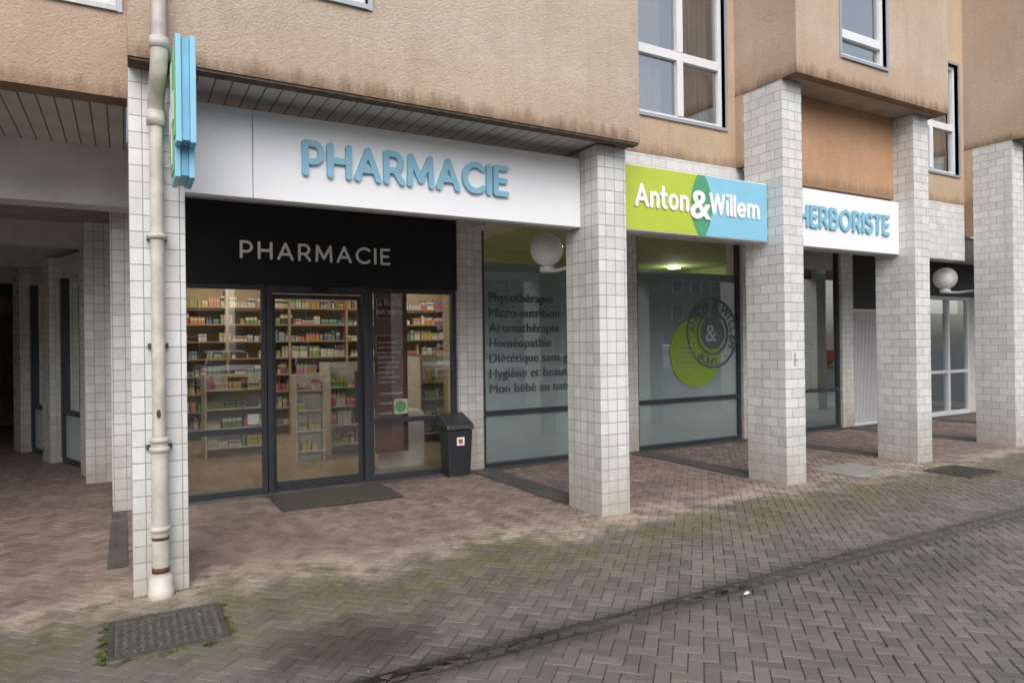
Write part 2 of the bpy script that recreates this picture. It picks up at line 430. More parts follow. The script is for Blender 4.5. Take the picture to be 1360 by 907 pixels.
prof=((-.072,-.012),(-.068,.0075),(-.055,.0072),(-.035,.001),(0,-.001),(.035,.001),(.055,.0072),(.068,.0075),(.072,-.012))
for i in range(N+1):
    x=-3.0+i*20.4/N
    for j,(dy,dz) in enumerate(prof):
        yc=GC+dy+.012*noise.noise(Vector((x*.7,0,3)))+.006*noise.noise(Vector((x*5,dy*10,3)))
        V.append((x,yc,hz(x,GC)+dz+.001*noise.noise(Vector((x*6,dy*20,1)))))
m=len(prof)
for i in range(N):
    for j in range(m-1): Fc.append((i*m+j,(i+1)*m+j,(i+1)*m+j+1,i*m+j+1))
mesh('drainage_gutter',V,Fc,wetmat(),None,smooth=True,uv=False)
def slabmat():
    t=NT('dark_slab_band'); o=t.obj(); u=t.uv()
    br=t.node('ShaderNodeTexBrick'); br.offset=.5; t.k(u,br.inputs['Vector'])
    for nme,v in (('Color1',(.085,.08,.078,1)),('Color2',(.06,.057,.055,1)),('Mortar',(.02,.02,.02,1)),('Scale',1),('Mortar Size',.004),('Brick Width',.16),('Row Height',.3)): br.inputs[nme].default_value=v
    c=t.mix(t.ramp(t.noise(o,4,5),.4,.7,0,.6),br.outputs[0],(.15,.12,.105))
    t.k(c,t.b.inputs['Base Color']); t.b.inputs['Roughness'].default_value=.55; return t.m
M_slab=slabmat()
CX=[.03,3.77,6.29,8.785,11.27,13.77,16.27]
CW,CD=.325,.535
for i,x in enumerate(CX):
    if i==0: box('slab_band',-.13,.0,.75,2.7,-.02,.010,M_slab,pave)
    else: box('slab_band',x-.02,x+.30,CD+.02,2.74,-.02,.013,M_slab,pave)
box('threshold_band',.1,17,2.60,2.74,-.02,.010,M_slab,pave)

# ------------------------------------------------------------------ building
B=empty('apartment_building')
for i,x in enumerate(CX):
    top=3.41 if i<2 else 4.47
    box('tiled_column',x,x+CW,0,CD,-.02,top,M_t0 if i<2 else M_t5,B,bevel=.004)
def wall(name,x0,x1,z0,z1,y0,y1,mat,openings=()):
    L=[]; cx=x0
    for a,b,c,d in sorted(openings):
        if a>cx: L.append((cx,a,y0,y1,z0,z1))
        if c>z0: L.append((a,b,y0,y1,z0,c))
        if d<z1: L.append((a,b,y0,y1,d,z1))
        cx=b
    if cx<x1: L.append((cx,x1,y0,y1,z0,z1))
    return boxes(name,L,mat,B)
YW=.65; TOP=8.6
def curtain(x0,x1,y,z0,z1,mat):
    V=[];Fc=[];n=60
    for i in range(n+1):
        x=x0+(x1-x0)*i/n; yy=y+.03*math.sin(i*1.1)+.012*math.sin(i*2.7)
        V+=[(x,yy,z0),(x,yy,z1)]
    for i in range(n): Fc.append((2*i,2*i+2,2*i+3,2*i+1))
    mesh('curtain',V,Fc,mat,B,smooth=True)
def window(x0,x1,z0,z1,y,mull=(.55,),trans=None,curt=True,yd=.08):
    fy=y+yd
    tr=.035
    boxes('window_trim',[(x0-tr,x0,y-.012,fy,z0-tr,z1+tr),(x1,x1+tr,y-.012,fy,z0-tr,z1+tr),(x0,x1,y-.025,fy,z0-tr,z0),(x0,x1,y-.012,fy,z1,z1+tr)],M_alu,B)
    fw=.055
    L=[(x0,x0+fw,fy-.03,fy+.04,z0,z1),(x1-fw,x1,fy-.03,fy+.04,z0,z1),(x0+fw,x1-fw,fy-.03,fy+.04,z0,z0+fw),(x0+fw,x1-fw,fy-.03,fy+.04,z1-fw,z1)]
    if trans: L.append((x0+fw,x1-fw,fy-.035,fy+.042,trans-.05,trans+.05)); segs=[(z0+fw,trans-.05),(trans+.05,z1-fw)]
    else: segs=[(z0+fw,z1-fw)]
    for mm in mull:
        mx=x0+(x1-x0)*mm
        for a,b in segs: L.append((mx-.045,mx+.045,fy-.04,fy+.043,a,b))
    boxes('window_frame',L,M_pvc,B,bevel=.004)
    mesh('window_pane',[(x0+fw,fy+.01,z0+fw),(x1-fw,fy+.01,z0+fw),(x1-fw,fy+.01,z1-fw),(x0+fw,fy+.01,z1-fw)],[(0,1,2,3)],M_glassd,B)
    if curt:
        curtain(x0+fw,x0+(x1-x0)*.42,fy+.15,z0,z1,M_curt); curtain(x0+(x1-x0)*.66,x1-fw,fy+.16,z0,z1,M_curt)
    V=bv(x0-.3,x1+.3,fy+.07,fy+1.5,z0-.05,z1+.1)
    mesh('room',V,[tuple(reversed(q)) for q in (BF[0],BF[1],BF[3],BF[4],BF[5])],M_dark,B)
F1=-.2; TH=.12
wall('facade_block_1',.03,4.10,3.41,TOP,F1,F1+TH,M_st1,[(.42,1.56,4.07,5.6)])
box('block_1_left_cheek',.03,.15,F1+TH,YW,3.41,TOP,M_st1,B)
box('block_1_right_cheek',3.98,4.10,F1+TH,YW,3.41,TOP,M_st1,B)
window(.42,1.56,4.07,5.6,F1)
wall('facade_recess_left',-6,.03,3.41,TOP,YW,YW+.2,M_stl,[(-1.2,-.03,4.06,5.6)])
window(-1.2,-.03,4.06,5.6,YW)
wall('facade_recess_1',4.10,6.28,3.63,TOP,YW,YW+.2,M_stw,[(4.75,6.12,4.07,5.75)])
window(4.75,6.12,4.07,5.75,YW,(.52,),4.80)
wall('facade_block_2',6.28,9.23,4.47,TOP,F1,F1+TH,M_st2,[(7.05,7.90,4.80,6.2)])
window(7.05,7.90,4.80,6.2,F1,(),5.08,curt=False,yd=.07)
box('block_2_left_cheek',6.28,6.40,F1+TH,YW+.2,4.47,TOP,M_st2,B)
box('block_2_right_cheek',9.11,9.23,F1+TH,YW+.2,4.47,TOP,M_st2,B)
box('block_2_left_return',6.282,6.40,CD+.002,YW+.2,3.63,4.468,M_stw,B)
box('infill_panel',6.29+CW,8.785,.27,.40,3.42,4.47,M_st3,B)
wall('facade_recess_2',9.23,11.27,3.63,TOP,YW,YW+.2,M_stw,[(9.75,11.12,4.07,5.75)])
window(9.75,11.12,4.07,5.75,YW,(.52,),4.80)
wall('facade_block_3',11.27,19,4.47,TOP,F1,F1+TH,M_st2,[(12.1,12.95,4.8,6.2)])
window(12.1,12.95,4.8,6.2,F1,(),5.08,curt=False,yd=.07)
box('block_3_left_cheek',11.27,11.39,F1+TH,YW+.2,4.47,TOP,M_st2,B)
box('block_3_left_return',11.272,11.39,CD+.002,YW+.2,3.15,4.468,M_stw,B)
box('infill_panel',11.27+CW,16.2,.27,.40,3.0,4.47,M_st3,B)
M_sof=plain('soffit_concrete',(.36,.30,.25),.9,nscale=4,var=.2,bumpd=.004)
box('soffit_slats',.032,4.098,F1+TH+.002,2.74,3.43,3.47,M_slat,B)
box('drip_edge',.035,4.095,F1+.01,F1+TH-.01,3.392,3.41,plain('weathered_edge',(.10,.075,.055),.95,nscale=15,var=.5),B)
box('soffit_block_2',6.29,9.22,F1+TH+.002,YW,4.475,4.52,M_sof,B)
box('soffit_block_3',11.40,19,F1+TH+.002,YW,4.475,4.52,M_sof,B)
box('soffit_left',-6,.028,YW+.2,2.2,3.43,3.47,M_slat,B)
M_tbeam=tiles('white_tiles_beam',.5,.2,.1,mort=(.45,.44,.42))
box('tiled_beam',4.10,11.26,YW+.003,YW+.2,2.78,3.628,M_tbeam,B)
box('arcade_ceiling',4.10,19,YW+.2,2.79,3.15,3.2,M_offw,B)
box('roof',-6,19,.7,14,TOP-.3,TOP-.1,M_offw,B)
box('cross_beam',3.82,4.05,CD+.01,2.78,3.05,3.425,M_offw,B)
text('graffiti_tag','xolss',6.43,1.38,-.002,M_frame,B,capz=.05,rot=-math.pi/2)

# ---- shopfront
G=2.80
def pier(x0,x1,z1=3.3): box('tiled_pier',x0,x1,G-.08,G+.25,-.02,z1,M_t0,B,bevel=.003)
pier(-.12,.15,3.42); pier(3.62,3.965); pier(6.18,6.50); pier(8.69,9.02); pier(11.24,11.57); pier(13.75,14.05)
def pane(x0,x1,z0,z1,y=G+.01,mat=None): mesh('glass_pane',[(x0,y,z0),(x1,y,z0),(x1,y,z1),(x0,y,z1)],[(0,1,2,3)],mat or M_glass,B)
def frame(x0,x1,z0,z1,bars=(),fw=.05,base=.07,d=.06,mat=None,top=True):
    L=[(x0,x0+fw,G-d/2,G+d/2+.02,z0,z1),(x1-fw,x1,G-d/2,G+d/2+.02,z0,z1),(x0+fw,x1-fw,G-d/2,G+d/2+.02,z0,z0+base)]
    if top: L.append((x0+fw,x1-fw,G-d/2,G+d/2+.02,z1-fw,z1))
    for b in bars: L.append((x0+fw,x1-fw,G-d/2-.005,G+d/2+.02,b-.03,b+.03))
    boxes('shop_frame',L,mat or M_frame,B,bevel=.003)
frame(.15,1.34,0,2.27,(.70,)); pane(.2,1.29,.07,2.22)
frame(2.49,3.61,0,2.27,(.70,)); pane(2.54,3.56,.07,2.22)
boxes('door_post',[(1.345,1.40,G-.05,G+.09,0,2.27),(2.425,2.485,G-.05,G+.09,0,2.27),(1.40,2.425,G-.05,G+.09,2.19,2.27),(1.40,2.425,G-.02,G+.08,-.01,.02)],M_frame,B,bevel=.003)
dl=G+.03
boxes('sliding_door',[(1.41,1.445,dl,dl+.04,.03,2.18),(2.375,2.415,dl,dl+.04,.03,2.18),(1.445,2.375,dl,dl+.04,.03,.10),(1.445,2.375,dl,dl+.04,2.13,2.18),(2.33,2.365,dl-.02,dl-.005,.7,1.3)],M_frame,B,bevel=.003)
pane(1.445,2.375,.1,2.13,dl+.02)
box('door_sensor',1.83,2.0,G-.11,G-.051,2.20,2.26,M_black,B,bevel=.01)
box('black_fascia',.15,3.615,G-.06,G+.05,2.275,3.42,M_black,B)
strokes('pharmacy_door_lettering','PHARMACIE',1.07,2.545,G-.062,1.68,.195,.075,.006,M_txtw,B,gap=.22)
def frosted(x0,x1,film_top=2.66):
    frame(x0,x1,0,3.3,(.70,),base=.06)
    pane(x0+.05,x1-.05,.06,3.25,mat=M_glassf)
    mesh('frosted_film',[(x0+.05,G+.022,.06),(x1-.05,G+.022,.06),(x1-.05,G+.022,film_top),(x0+.05,G+.022,film_top)],[(0,1,2,3)],M_film,B)
frosted(3.97,6.175); frosted(6.505,8.685)
frame(9.025,11.235,0,3.3,(.70,)); pane(9.07,11.19,.06,3.25,mat=M_glassd)
mesh('frosted_film',[(9.07,G+.022,.06),(11.19,G+.022,.06),(11.19,G+.022,.67),(9.07,G+.022,.67)],[(0,1,2,3)],M_film,B)
mesh('window_backing',[(9.07,G+.5,.0),(11.19,G+.5,.0),(11.19,G+.5,3.2),(9.07,G+.5,3.2)],[(0,1,2,3)],plain('dim_blind',(.07,.085,.085),.8),B)
lines=['Phytothérapie','Micro-nutrition','Aromathérapie','Homéopathie','Diététique sans gluten','Hygiène et beauté','Mon bébé au naturel']
for i,s in enumerate(lines):
    for q in range(3):
        text('window_lettering',s,4.10+.0045*q,2.145-i*.198,G+.004-.0006*q,M_txtg,B,capz=.122,spacing=1.04)
def disc(name,cx,cz,r,y,mat,r0=0,n=64,parent=None):
    V=[];Fc=[]
    for i in range(n):
        a=2*math.pi*i/n; V+=[(cx+r*math.cos(a),y,cz+r*math.sin(a)),(cx+r0*math.cos(a),y,cz+r0*math.sin(a))]
    if r0: Fc=[(2*i,2*((i+1)%n),2*((i+1)%n)+1,2*i+1) for i in range(n)]
    else: Fc=[tuple(2*i for i in range(n))]
    return mesh(name,V,Fc,mat,parent or B)
M_lg=plain('window_logo_green',(.24,.38,.04),.5,var=.03); M_lgy=plain('window_logo_grey',(.10,.135,.135),.5,var=.03)
LX,LZ=8.10,1.72
disc('window_logo',7.74,1.42,.54,G+.006,M_lg)
disc('window_logo_ring',LX,LZ,.56,G+.003,M_lgy,.52); disc('window_logo_ring',LX,LZ,.35,G+.003,M_lgy,.31)
disc('window_logo_dot',LX,LZ,.26,G+.002,M_lgy)
text('window_logo_ampersand','&',LX-.16,LZ-.13,G-.001,M_film,B,capz=.28)
text('window_logo_ampersand','&',LX-.15,LZ-.13,G-.0016,M_film,B,capz=.28)
s='ANTON & WILLEM · SHOP · '
for i,ch in enumerate(s):
    if ch==' ': continue
    a=math.pi*.95-2*math.pi*i/len(s)
    for q in range(3): text('window_logo_letters',ch,LX+.384*math.cos(a)+.007*q,LZ+.384*math.sin(a),G+.003-.0006*q,M_lgy,B,capz=.13,rot=a-math.pi/2)
for i,w in enumerate((.42,.36,.44,.3,.4,.34)):
    text('window_logo_small_text','Conseil et nature',7.36,1.52-i*.075,G+.002,M_film,B,width=w*.9)
box('wall_right',11.57,13.75,G+.02,G+.2,2.15,3.3,M_black,B)
frame(11.575,12.9,0,2.15,(),fw=.04,base=.04,mat=M_pvc)
L=[]
for i in range(30):
    x=11.62+i*.0425; L.append((x,x+.014,G-.01,G+.005,.04,2.11))
for i in range(26):
    z=.08+i*.08; L.append((11.615,12.86,G+.006,G+.016,z,z+.012))
boxes('door_grille',L,M_pvc,B)
box('door_leaf',11.6,12.88,G+.05,G+.08,0.02,2.12,plain('grey_door',(.40,.40,.39),.6),B)
box('wall_right_2',12.9,13.75,G,G+.2,0,2.15,M_offw,B)
frame(14.05,15.6,0,2.45,(.9,),fw=.07,base=.09,mat=M_pvc)
boxes('door_mullion',[(14.75,14.83,G-.04,G+.05,.09,2.38)],M_pvc,B)
pane(14.12,15.53,.09,2.38,mat=M_glassd); mesh('door_film',[(14.12,G+.03,.09),(15.53,G+.03,.09),(15.53,G+.03,2.1),(14.12,G+.03,2.1)],[(0,1,2,3)],plain('dark_film',(.16,.20,.20),.4),B)
box('wall_right_3',14.05,19,G,G+.2,2.45,3.3,M_black,B); box('wall_right_4',15.6,19,G,G+.2,0,2.45,M_offw,B)
# ---- left passage
box('shop_side_wall',-.13,.12,G+.251,4.5,0,3.4,M_t0,B)
box('tiled_pier',-.42,-.14,4.502,4.85,-.02,3.4,M_t0,B,bevel=.003)
box('passage_beam_1',-6,.15,2.2,2.5,2.90,3.50,M_offw,B)
box('passage_ceiling',-6,.1,2.5,13,3.1,3.15,plain('passage_ceiling',(.30,.28,.26),.8,nscale=3),B)
for y,z in ((4.6,2.82),(6.6,2.75),(8.8,2.7)): box('passage_beam',-6,-.43,y,y+.25,z,3.1,plain('passage_beam_paint',(.45,.43,.40),.7,nscale=3,var=.25),B)
def seg(a,b,z0,z1,t,mat,name):
    d=Vector((b[0]-a[0],b[1]-a[1],0)).normalized(); nrm=Vector((-d.y,d.x,0))*t
    V=[]
    for z in (z0,z1):
        for p_ in (a,b): V.append((p_[0],p_[1],z))
        for p_ in (b,a): V.append((p_[0]-nrm.x,p_[1]-nrm.y,z))
    return mesh(name,V,BF,mat,B)
P0=Vector((-.16,4.86)); P1=Vector((-1.50,8.8))
def pt(t): v=P0+(P1-P0)*t; return (v.x,v.y)
for a,b in ((0,.12),(.43,.52),(.80,.90)): seg(pt(a),pt(b),0,2.9,-.2,M_t0,'passage_pier')
for a,b in ((.12,.43),(.52,.80)):
    seg(pt(a),pt(b),0,.08,-.06,M_frame,'passage_frame'); seg(pt(a),pt(b),.68,.74,-.06,M_frame,'passage_frame'); seg(pt(a),pt(b),2.6,2.9,-.06,M_offw,'passage_frame')
    seg(pt(a),pt(b),.08,.68,-.03,M_film,'passage_panel'); seg(pt(a),pt(b),.74,2.6,-.02,M_glassd,'passage_glass')
    for c in (a,b-.02): seg(pt(c+.001),pt(c+.019),.08,2.6,-.07,M_frame,'passage_frame')
mesh('passage_backing',[(.0,5,0),(-1.1,8.8,0),(-1.1,8.8,2.9),(.0,5,2.9)],[(0,1,2,3)],M_curt,B)
M_brown=plain('brown_red_paint',(.20,.085,.06),.6,nscale=5,var=.3)
boxes('passage_end_frame',[(-1.75,-1.55,11,11.15,0,2.6),(-2.9,-2.75,11,11.15,0,2.6),(-2.75,-1.75,11,11.15,2.3,2.6),(-1.55,-1.2,11,11.15,0,3.1)],M_brown,B)
box('passage_end_wall',-6,-1.0,12.8,13,0,3.1,plain('passage_end_paint',(.22,.18,.15),.9),B)
box('passage_left_wall',-6,-5.8,.85,13,0,3.4,M_offw,B)
box('passage_right_wall',-1.25,-1.0,8.85,12.8,0,3.1,M_brown,B)

# ------------------------------------------------------------------ shop interior
I=empty('pharmacy_interior')
M_floor=plain('shop_floor',(.36,.30,.23),.2,nscale=2,var=.1); M_ceil=plain('shop_ceiling',(.62,.58,.5),.8,nscale=2)
M_wallb=plain('shop_wall_beige',(.46,.385,.28),.8,nscale=2); M_wallg=plain('shop_green',(.36,.46,.20),.8,nscale=2)
box('floor',.16,11.2,G+.09,8.2,-.02,.012,M_floor,I)
box('ceiling',.16,4.8,G+.26,8.2,3.2,3.25,M_ceil,I); box('ceiling_green',4.8,11.2,G+.26,8.2,3.2,3.25,M_wallg,I)
box('back_wall',.16,7,8.2,8.3,0,3.25,M_wallb,I); box('back_wall_green',7,11.2,8.2,8.3,0,3.25,M_wallg,I)
box('side_wall',.122,.16,G+.26,8.2,0,3.2,M_wallb,I); box('side_wall_far',11.2,11.3,G+.26,8.2,0,3.2,M_wallg,I)
M_shelf=plain('shelf_wood',(.36,.27,.175),.5,nscale=5); M_shelfw=plain('shelf_white',(.60,.60,.58),.5)
M_prod=vcol('product_packaging',.35)
PAL=[(.62,.62,.6),(.66,.64,.58),(.58,.6,.62),(.16,.30,.17),(.28,.42,.16),(.42,.12,.15),(.5,.28,.32),(.14,.22,.40),(.56,.42,.18),(.42,.30,.18),(.66,.66,.66),(.30,.46,.52),(.38,.18,.28),(.54,.30,.14),(.1,.1,.1),(.55,.55,.5)]
PAL2=[(.60,.10,.2),(.18,.45,.10),(.55,.14,.32),(.35,.55,.12),(.62,.5,.12),(.16,.3,.5),(.6,.6,.6)]
def products(name,regions):
    V=[];Fc=[];C=[]
    rg=random.Random(11)
    for (x0,x1,y,depth,z,hmax,pl) in regions:
        x=x0
        while x<x1-.04:
            run=rg.randint(1,4); w=rg.uniform(.03,.075); h=rg.uniform(.35,.97)*hmax; c=rg.choice(pl); c2=rg.choice(pl)
            bottle=rg.random()<.4
            for k_ in range(run):
                if x+w>x1: break
                yj=y+rg.uniform(0,.04); hj=h*rg.uniform(.97,1.0)
                parts=((0,hj*.55,c,0),(hj*.55,hj*.82,c2,0),(hj*.82,hj,c,.3 if bottle else 0))
                for (za,zb,cc,ins) in parts:
                    k0=len(V); V+=bv(x+w*ins,x+w*(.92-ins),yj+depth*ins*.3,yj+depth,z+za,z+zb); Fc+=[tuple(i+k0 for i in q) for q in BF]; C+=[cc]*6
                x+=w
            x+=rg.uniform(0,.03)
            if rg.random()<.15: x+=rg.uniform(.05,.2)
    o=mesh(name,V,Fc,M_prod,I,uv=False)
    ca=o.data.color_attributes.new('Col','FLOAT_COLOR','CORNER'); fl=[]
    for c in C: fl+=[c[0],c[1],c[2],1]*4
    ca.data.foreach_set('color',fl)
R=[];L=[]
for j in range(8):
    z=.2+j*.30; L.append((.5,6.8,7.75,8.15,z-.025,z)); R.append((.5,6.8,7.80,.1,z,.22,PAL))
for x in (.5,1.55,2.6,3.65,4.7,5.75,6.8): L.append((x-.02,x+.02,7.74,8.16,0,2.6))
boxes('wall_shelving',L,M_shelf,I)
L2_=[]
def gondola(x0,x1,y0,y1,h,pl=PAL2):
    L2_.append((x0,x1,(y0+y1)/2-.02,(y0+y1)/2+.02,0,h)); L2_.append((x0-.02,x0,y0,y1,0,h)); L2_.append((x1,x1+.02,y0,y1,0,h))
    z=.15
    while z<h-.15:
        L2_.append((x0,x1,y0,y1,z-.02,z)); R.append((x0+.01,x1-.01,y0+.02,.12,z,.22,pl)); z+=.28
gondola(2.62,3.3,5.0,5.6,1.35); gondola(1.0,1.8,5.6,6.2,1.2,PAL); gondola(4.2,5.2,5.4,6.0,1.4,PAL); gondola(2.05,2.4,4.6,4.9,1.2,[(.6,.52,.2),(.62,.6,.52),(.5,.3,.2)])
boxes('gondola_shelves',L2_,M_shelfw,I)
products('shelf_products',R)
box('counter',3.9,6.4,6.5,7.1,0,1.05,M_shelfw,I,bevel=.02)
box('pillar',4.55,4.85,5.0,5.3,0,3.2,M_wallb,I)
M_bn=plain('banner_brown',(.13,.045,.022),.5,var=.1)
box('banner',2.60,3.02,G+.12,G+.13,.30,2.24,M_bn,I)
text('banner_title','La Beauté\nautrement',2.63,2.08,G+.117,M_txtw,I,width=.34,capz=.075)
for i in range(9): text('banner_text','produits naturels bien',2.65,1.62-i*.06,G+.117,M_txtw,I,width=random.uniform(.2,.32),capz=.028)
for i in range(3): text('banner_text','• conseil beauté',2.65,1.0-i*.12,G+.117,M_txtw,I,width=.30,capz=.038)
for i in range(7): text('glass_lettering','BIO',3.38,2.0-i*.11,G+.03,M_txtw,I,width=.16,capz=.05)
box('round_table',2.75,3.4,3.3,3.8,.0,.75,M_shelfw,I,bevel=.05)
M_stk=plain('sticker_paper',(.42,.44,.40),.5)
disc('door_sticker',2.88,.86,.07,G-.002,plain('sticker_green',(.12,.26,.10),.5),parent=I)
box('sticker',1.14,1.26,G+.000,G+.006,.76,.87,M_stk,I)
box('sticker',2.80,2.97,G+.000,G+.006,.77,.95,M_stk,I)
ML=emis('ceiling_lamp_diffuser',(1,.86,.66),4)
def lamp(x,y,e,c=(1,.82,.60),s=.5):
    box('ceiling_lamp_panel',x-s/2,x+s/2,y-s/2,y+s/2,3.185,3.198,ML,I)
    a=bpy.data.lights.new('ceiling_lamp','AREA'); a.energy=e; a.size=s; a.color=c
    ob=bpy.data.objects.new('ceiling_lamp',a); ob.location=(x,y,3.17); col.objects.link(ob); ob.parent=I
for x,y in ((1.5,4.2),(3.2,6.2),(1.4,7.0),(5.0,7.0)): lamp(x,y,21)
lamp(6.3,3.5,9,(1,.95,.75),.3)
lathe('spot_lamp',[(.13,0),(.13,.03)],(10.2,5.9,3.15),emis('spot',(1,1,.8),8),I)
a=bpy.data.lights.new('spot_glow','POINT'); a.energy=12; a.color=(1,.97,.75); a.shadow_soft_size=.1
ob=bpy.data.objects.new('spot_glow',a); ob.location=(10.2,5.9,2.95); col.objects.link(ob); ob.parent=I

# ------------------------------------------------------------------ signs
sg=empty('pharmacy_fascia_sign')
box('panel',.83,3.765,.27,.38,2.69,3.34,M_white,sg,bevel=.004)
box('panel_end',.36,.826,.27,.38,2.69,3.34,M_white,sg,bevel=.004)
box('panel_edge',.36,3.765,.382,.40,2.68,3.35,M_alu,sg)
strokes('letters','PHARMACIE',1.18,2.895,.268,1.79,.272,.088,.03,M_blue,sg,gap=.10)
sg=empty('health_shop_sign')
box('panel',4.11,6.27,.20,.33,2.695,3.345,M_white,sg,bevel=.006)
zc=3.02; hh=.315; yy=.197
arc=lambda cx,s,n=16:[(cx+s*math.sqrt(.55**2-(hh*(2*i/n-1))**2),hh*(2*i/n-1)) for i in range(n+1)]
g_=[(4.12,hh),(4.12,-hh)]+arc(4.86,1); poly('green_field',[(x,yy,zc+z) for x,z in g_],M_green,sg)
b_=[(6.26,-hh),(6.26,hh)]+arc(5.66,-1)[::-1]; poly('blue_field',[(x,yy-.002,zc+z) for x,z in b_],M_blue2,sg)
ln=arc(4.86,1)+arc(5.66,-1)[::-1]; poly('overlap_field',[(x,yy-.004,zc+z) for x,z in ln],M_lens,sg)
strokes('letters','Anton',4.36,2.93,yy-.006,.71,.235,.088,.006,M_txtw,sg,gap=.10)
text('letters_ampersand','&',5.09,2.88,yy-.013,M_txtw,sg,width=.30,capz=.30,extrude=.004,offset=.02)
strokes('letters','Willem',5.37,2.93,yy-.006,.76,.235,.088,.006,M_txtw,sg,gap=.10)
sg=empty('herbalist_fascia_sign')
box('panel',6.29+CW+.005,8.78,.20,.30,2.69,3.37,M_white,sg,bevel=.004)
strokes('letters','HERBORISTE',6.78,2.91,.198,1.76,.265,.085,.022,M_blue,sg,gap=.12)
sg=empty('pharmacy_cross_sign')
def prism(name,x0,x1,pts,mat):
    n=len(pts); V=[(x0,y,z) for y,z in pts]+[(x1,y,z) for y,z in pts]
    Fc=[tuple(range(n))[::-1],tuple(range(n,2*n))]+[(i,(i+1)%n,(i+1)%n+n,i+n) for i in range(n)]
    mesh(name,V,Fc,mat,sg,bevel=.005)
def prof_(i):
    return [(-.62+i,2.80+i),(-.62+i,3.43-i),(-.05-i,3.43-i),(-.05-i,2.76+i),(-.17-i,2.76+i),(-.17-i,2.62+i),(-.50+i,2.62+i),(-.50+i,2.80+i)]
prism('core',.300,.345,prof_(.012),plain('cross_core_blue',(.16,.42,.60),.4))
prism('blue_face',.345,.378,prof_(0),M_blue2)
prism('blue_face_left',.268,.300,prof_(0),M_blue2)
prism('green_face',.262,.2675,prof_(.05),plain('cross_green',(.20,.50,.10),.4))
prism('white_cross',.258,.2615,[(-.38,2.72),(-.38,2.95),(-.54,2.95),(-.54,3.12),(-.38,3.12),(-.38,3.34),(-.28,3.34),(-.28,3.12),(-.12,3.12),(-.12,2.95),(-.28,2.95),(-.28,2.72)],M_white)
boxes('bracket',[(.30,.34,-.06,0.0,2.8,2.84),(.30,.34,-.06,0.0,3.28,3.32)],M_alu,sg)

# ------------------------------------------------------------------ downpipe
dp=empty('downpipe')
M_pipe=plain('painted_pipe',(.52,.485,.435),.45,nscale=7,var=.24)
M_rust=plain('rust',(.12,.05,.025),.9,nscale=20,var=.5)
px=.185
tube('pipe_upper',[(px+.015,-.275,8.6),(px+.015,-.275,3.50)],.042,M_pipe,dp)
bend=[(px+.015,-.275,3.50),(px+.015,-.275,3.40),(px+.012,-.262,3.34),(px+.008,-.22,3.285),(px+.003,-.15,3.225),(px,-.095,3.17),(px,-.078,3.12),(px,-.075,3.05)]
tube('pipe_elbow',bend,.05,M_pipe,dp)
lathe('collar',[(.054,0),(.054,.07)],(px+.015,-.275,3.45),M_pipe,dp); lathe('collar',[(.056,0),(.056,.09)],(px,-.075,3.03),M_pipe,dp)
tube('pipe_lower',[(px,-.075,3.05),(px,-.07,1.0)],.040,M_pipe,dp)
tube('cast_pipe',[(px,-.07,1.02),(px,-.07,.12)],.050,M_pipe,dp)
for z in (2.3,.99,.93,.42): lathe('collar',[(.05,0),(.06,.006),(.06,.03),(.05,.036)],(px,-.07,z),M_pipe,dp)
box('clamp',px-.075,px+.075,-.03,0,.945,.975,M_iron,dp); box('clamp',px-.06,px+.06,-.03,0,2.30,2.33,M_iron,dp); box('clamp',px-.06,px+.06,-.03,0,1.60,1.63,M_iron,dp)
lathe('base_collar',[(.052,.14),(.066,.13),(.068,.06),(.075,.05),(.078,0.0),(.06,-.02)],(px,-.07,0.0),M_pipe,dp)
lathe('rust_ring',[(.0515,0),(.0515,.035)],(px,-.07,.16),M_rust,dp); lathe('rust_ring',[(.0515,0),(.0515,.02)],(px,-.07,.37),M_rust,dp)
lathe('rust_hole',[(.0,0),(.012,.0),(.012,.004),(.0,.004)],(0,0,0),M_rust,dp).matrix_world=Matrix.Translation((px-.005,-.1135,1.18))@Matrix.Rotation(math.pi/2,4,'X')@Matrix.Scale(2.2,4,(0,1,0))

# ------------------------------------------------------------------ globe lamps
M_globe=plain('opal_globe',(.86,.87,.86),.12,var=.02)
for cx_ in (3.77,11.27):
    g=empty('globe_wall_lamp')
    c=(cx_+.10 if cx_<5 else cx_+.16,1.04,2.58 if cx_<5 else 2.55)
    pr=[(max(.175*math.sin(math.pi*i/20),.001),-.175*math.cos(math.pi*i/20)) for i in range(21)]
    lathe('globe',pr,c,M_globe,g,n=40)
    lathe('globe_neck',[(.075,0),(.08,.05),(.05,.07)],(c[0],c[1],c[2]-.235),M_pvc,g)
    tube('arm',[(c[0],CD,c[2]-.22),(c[0],CD+.3,c[2]-.24),(c[0],c[1],c[2]-.225)],.018,M_pvc,g)
    box('wall_plate',c[0]-.05,c[0]+.05,CD,CD+.02,c[2]-.3,c[2]-.14,M_pvc,g,bevel=.004)

# ------------------------------------------------------------------ bin, mat, drain covers
bn=empty('litter_bin'); M_bin=plain('bin_plastic',(.025,.027,.032),.45,var=.1)
V=[(3.36,2.46,0.02),(3.64,2.46,0.02),(3.64,2.70,0.02),(3.36,2.70,0.02),(3.33,2.43,.56),(3.66,2.43,.56),(3.66,2.71,.60),(3.33,2.71,.60)]
mesh('body',V,BF,M_bin,bn,bevel=.012)
V=[(3.31,2.40,.57),(3.68,2.40,.57),(3.68,2.715,.615),(3.31,2.715,.615),(3.32,2.42,.64),(3.67,2.42,.64),(3.66,2.71,.755),(3.33,2.71,.755)]
mesh('lid',V,BF,plain('bin_lid',(.04,.042,.048),.4,var=.1),bn,bevel=.015)
box('sticker',3.45,3.55,2.432,2.436,.38,.48,M_txtw,bn); box('sticker_mark',3.475,3.525,2.429,2.431,.405,.455,plain('red_mark',(.5,.05,.05),.5),bn)
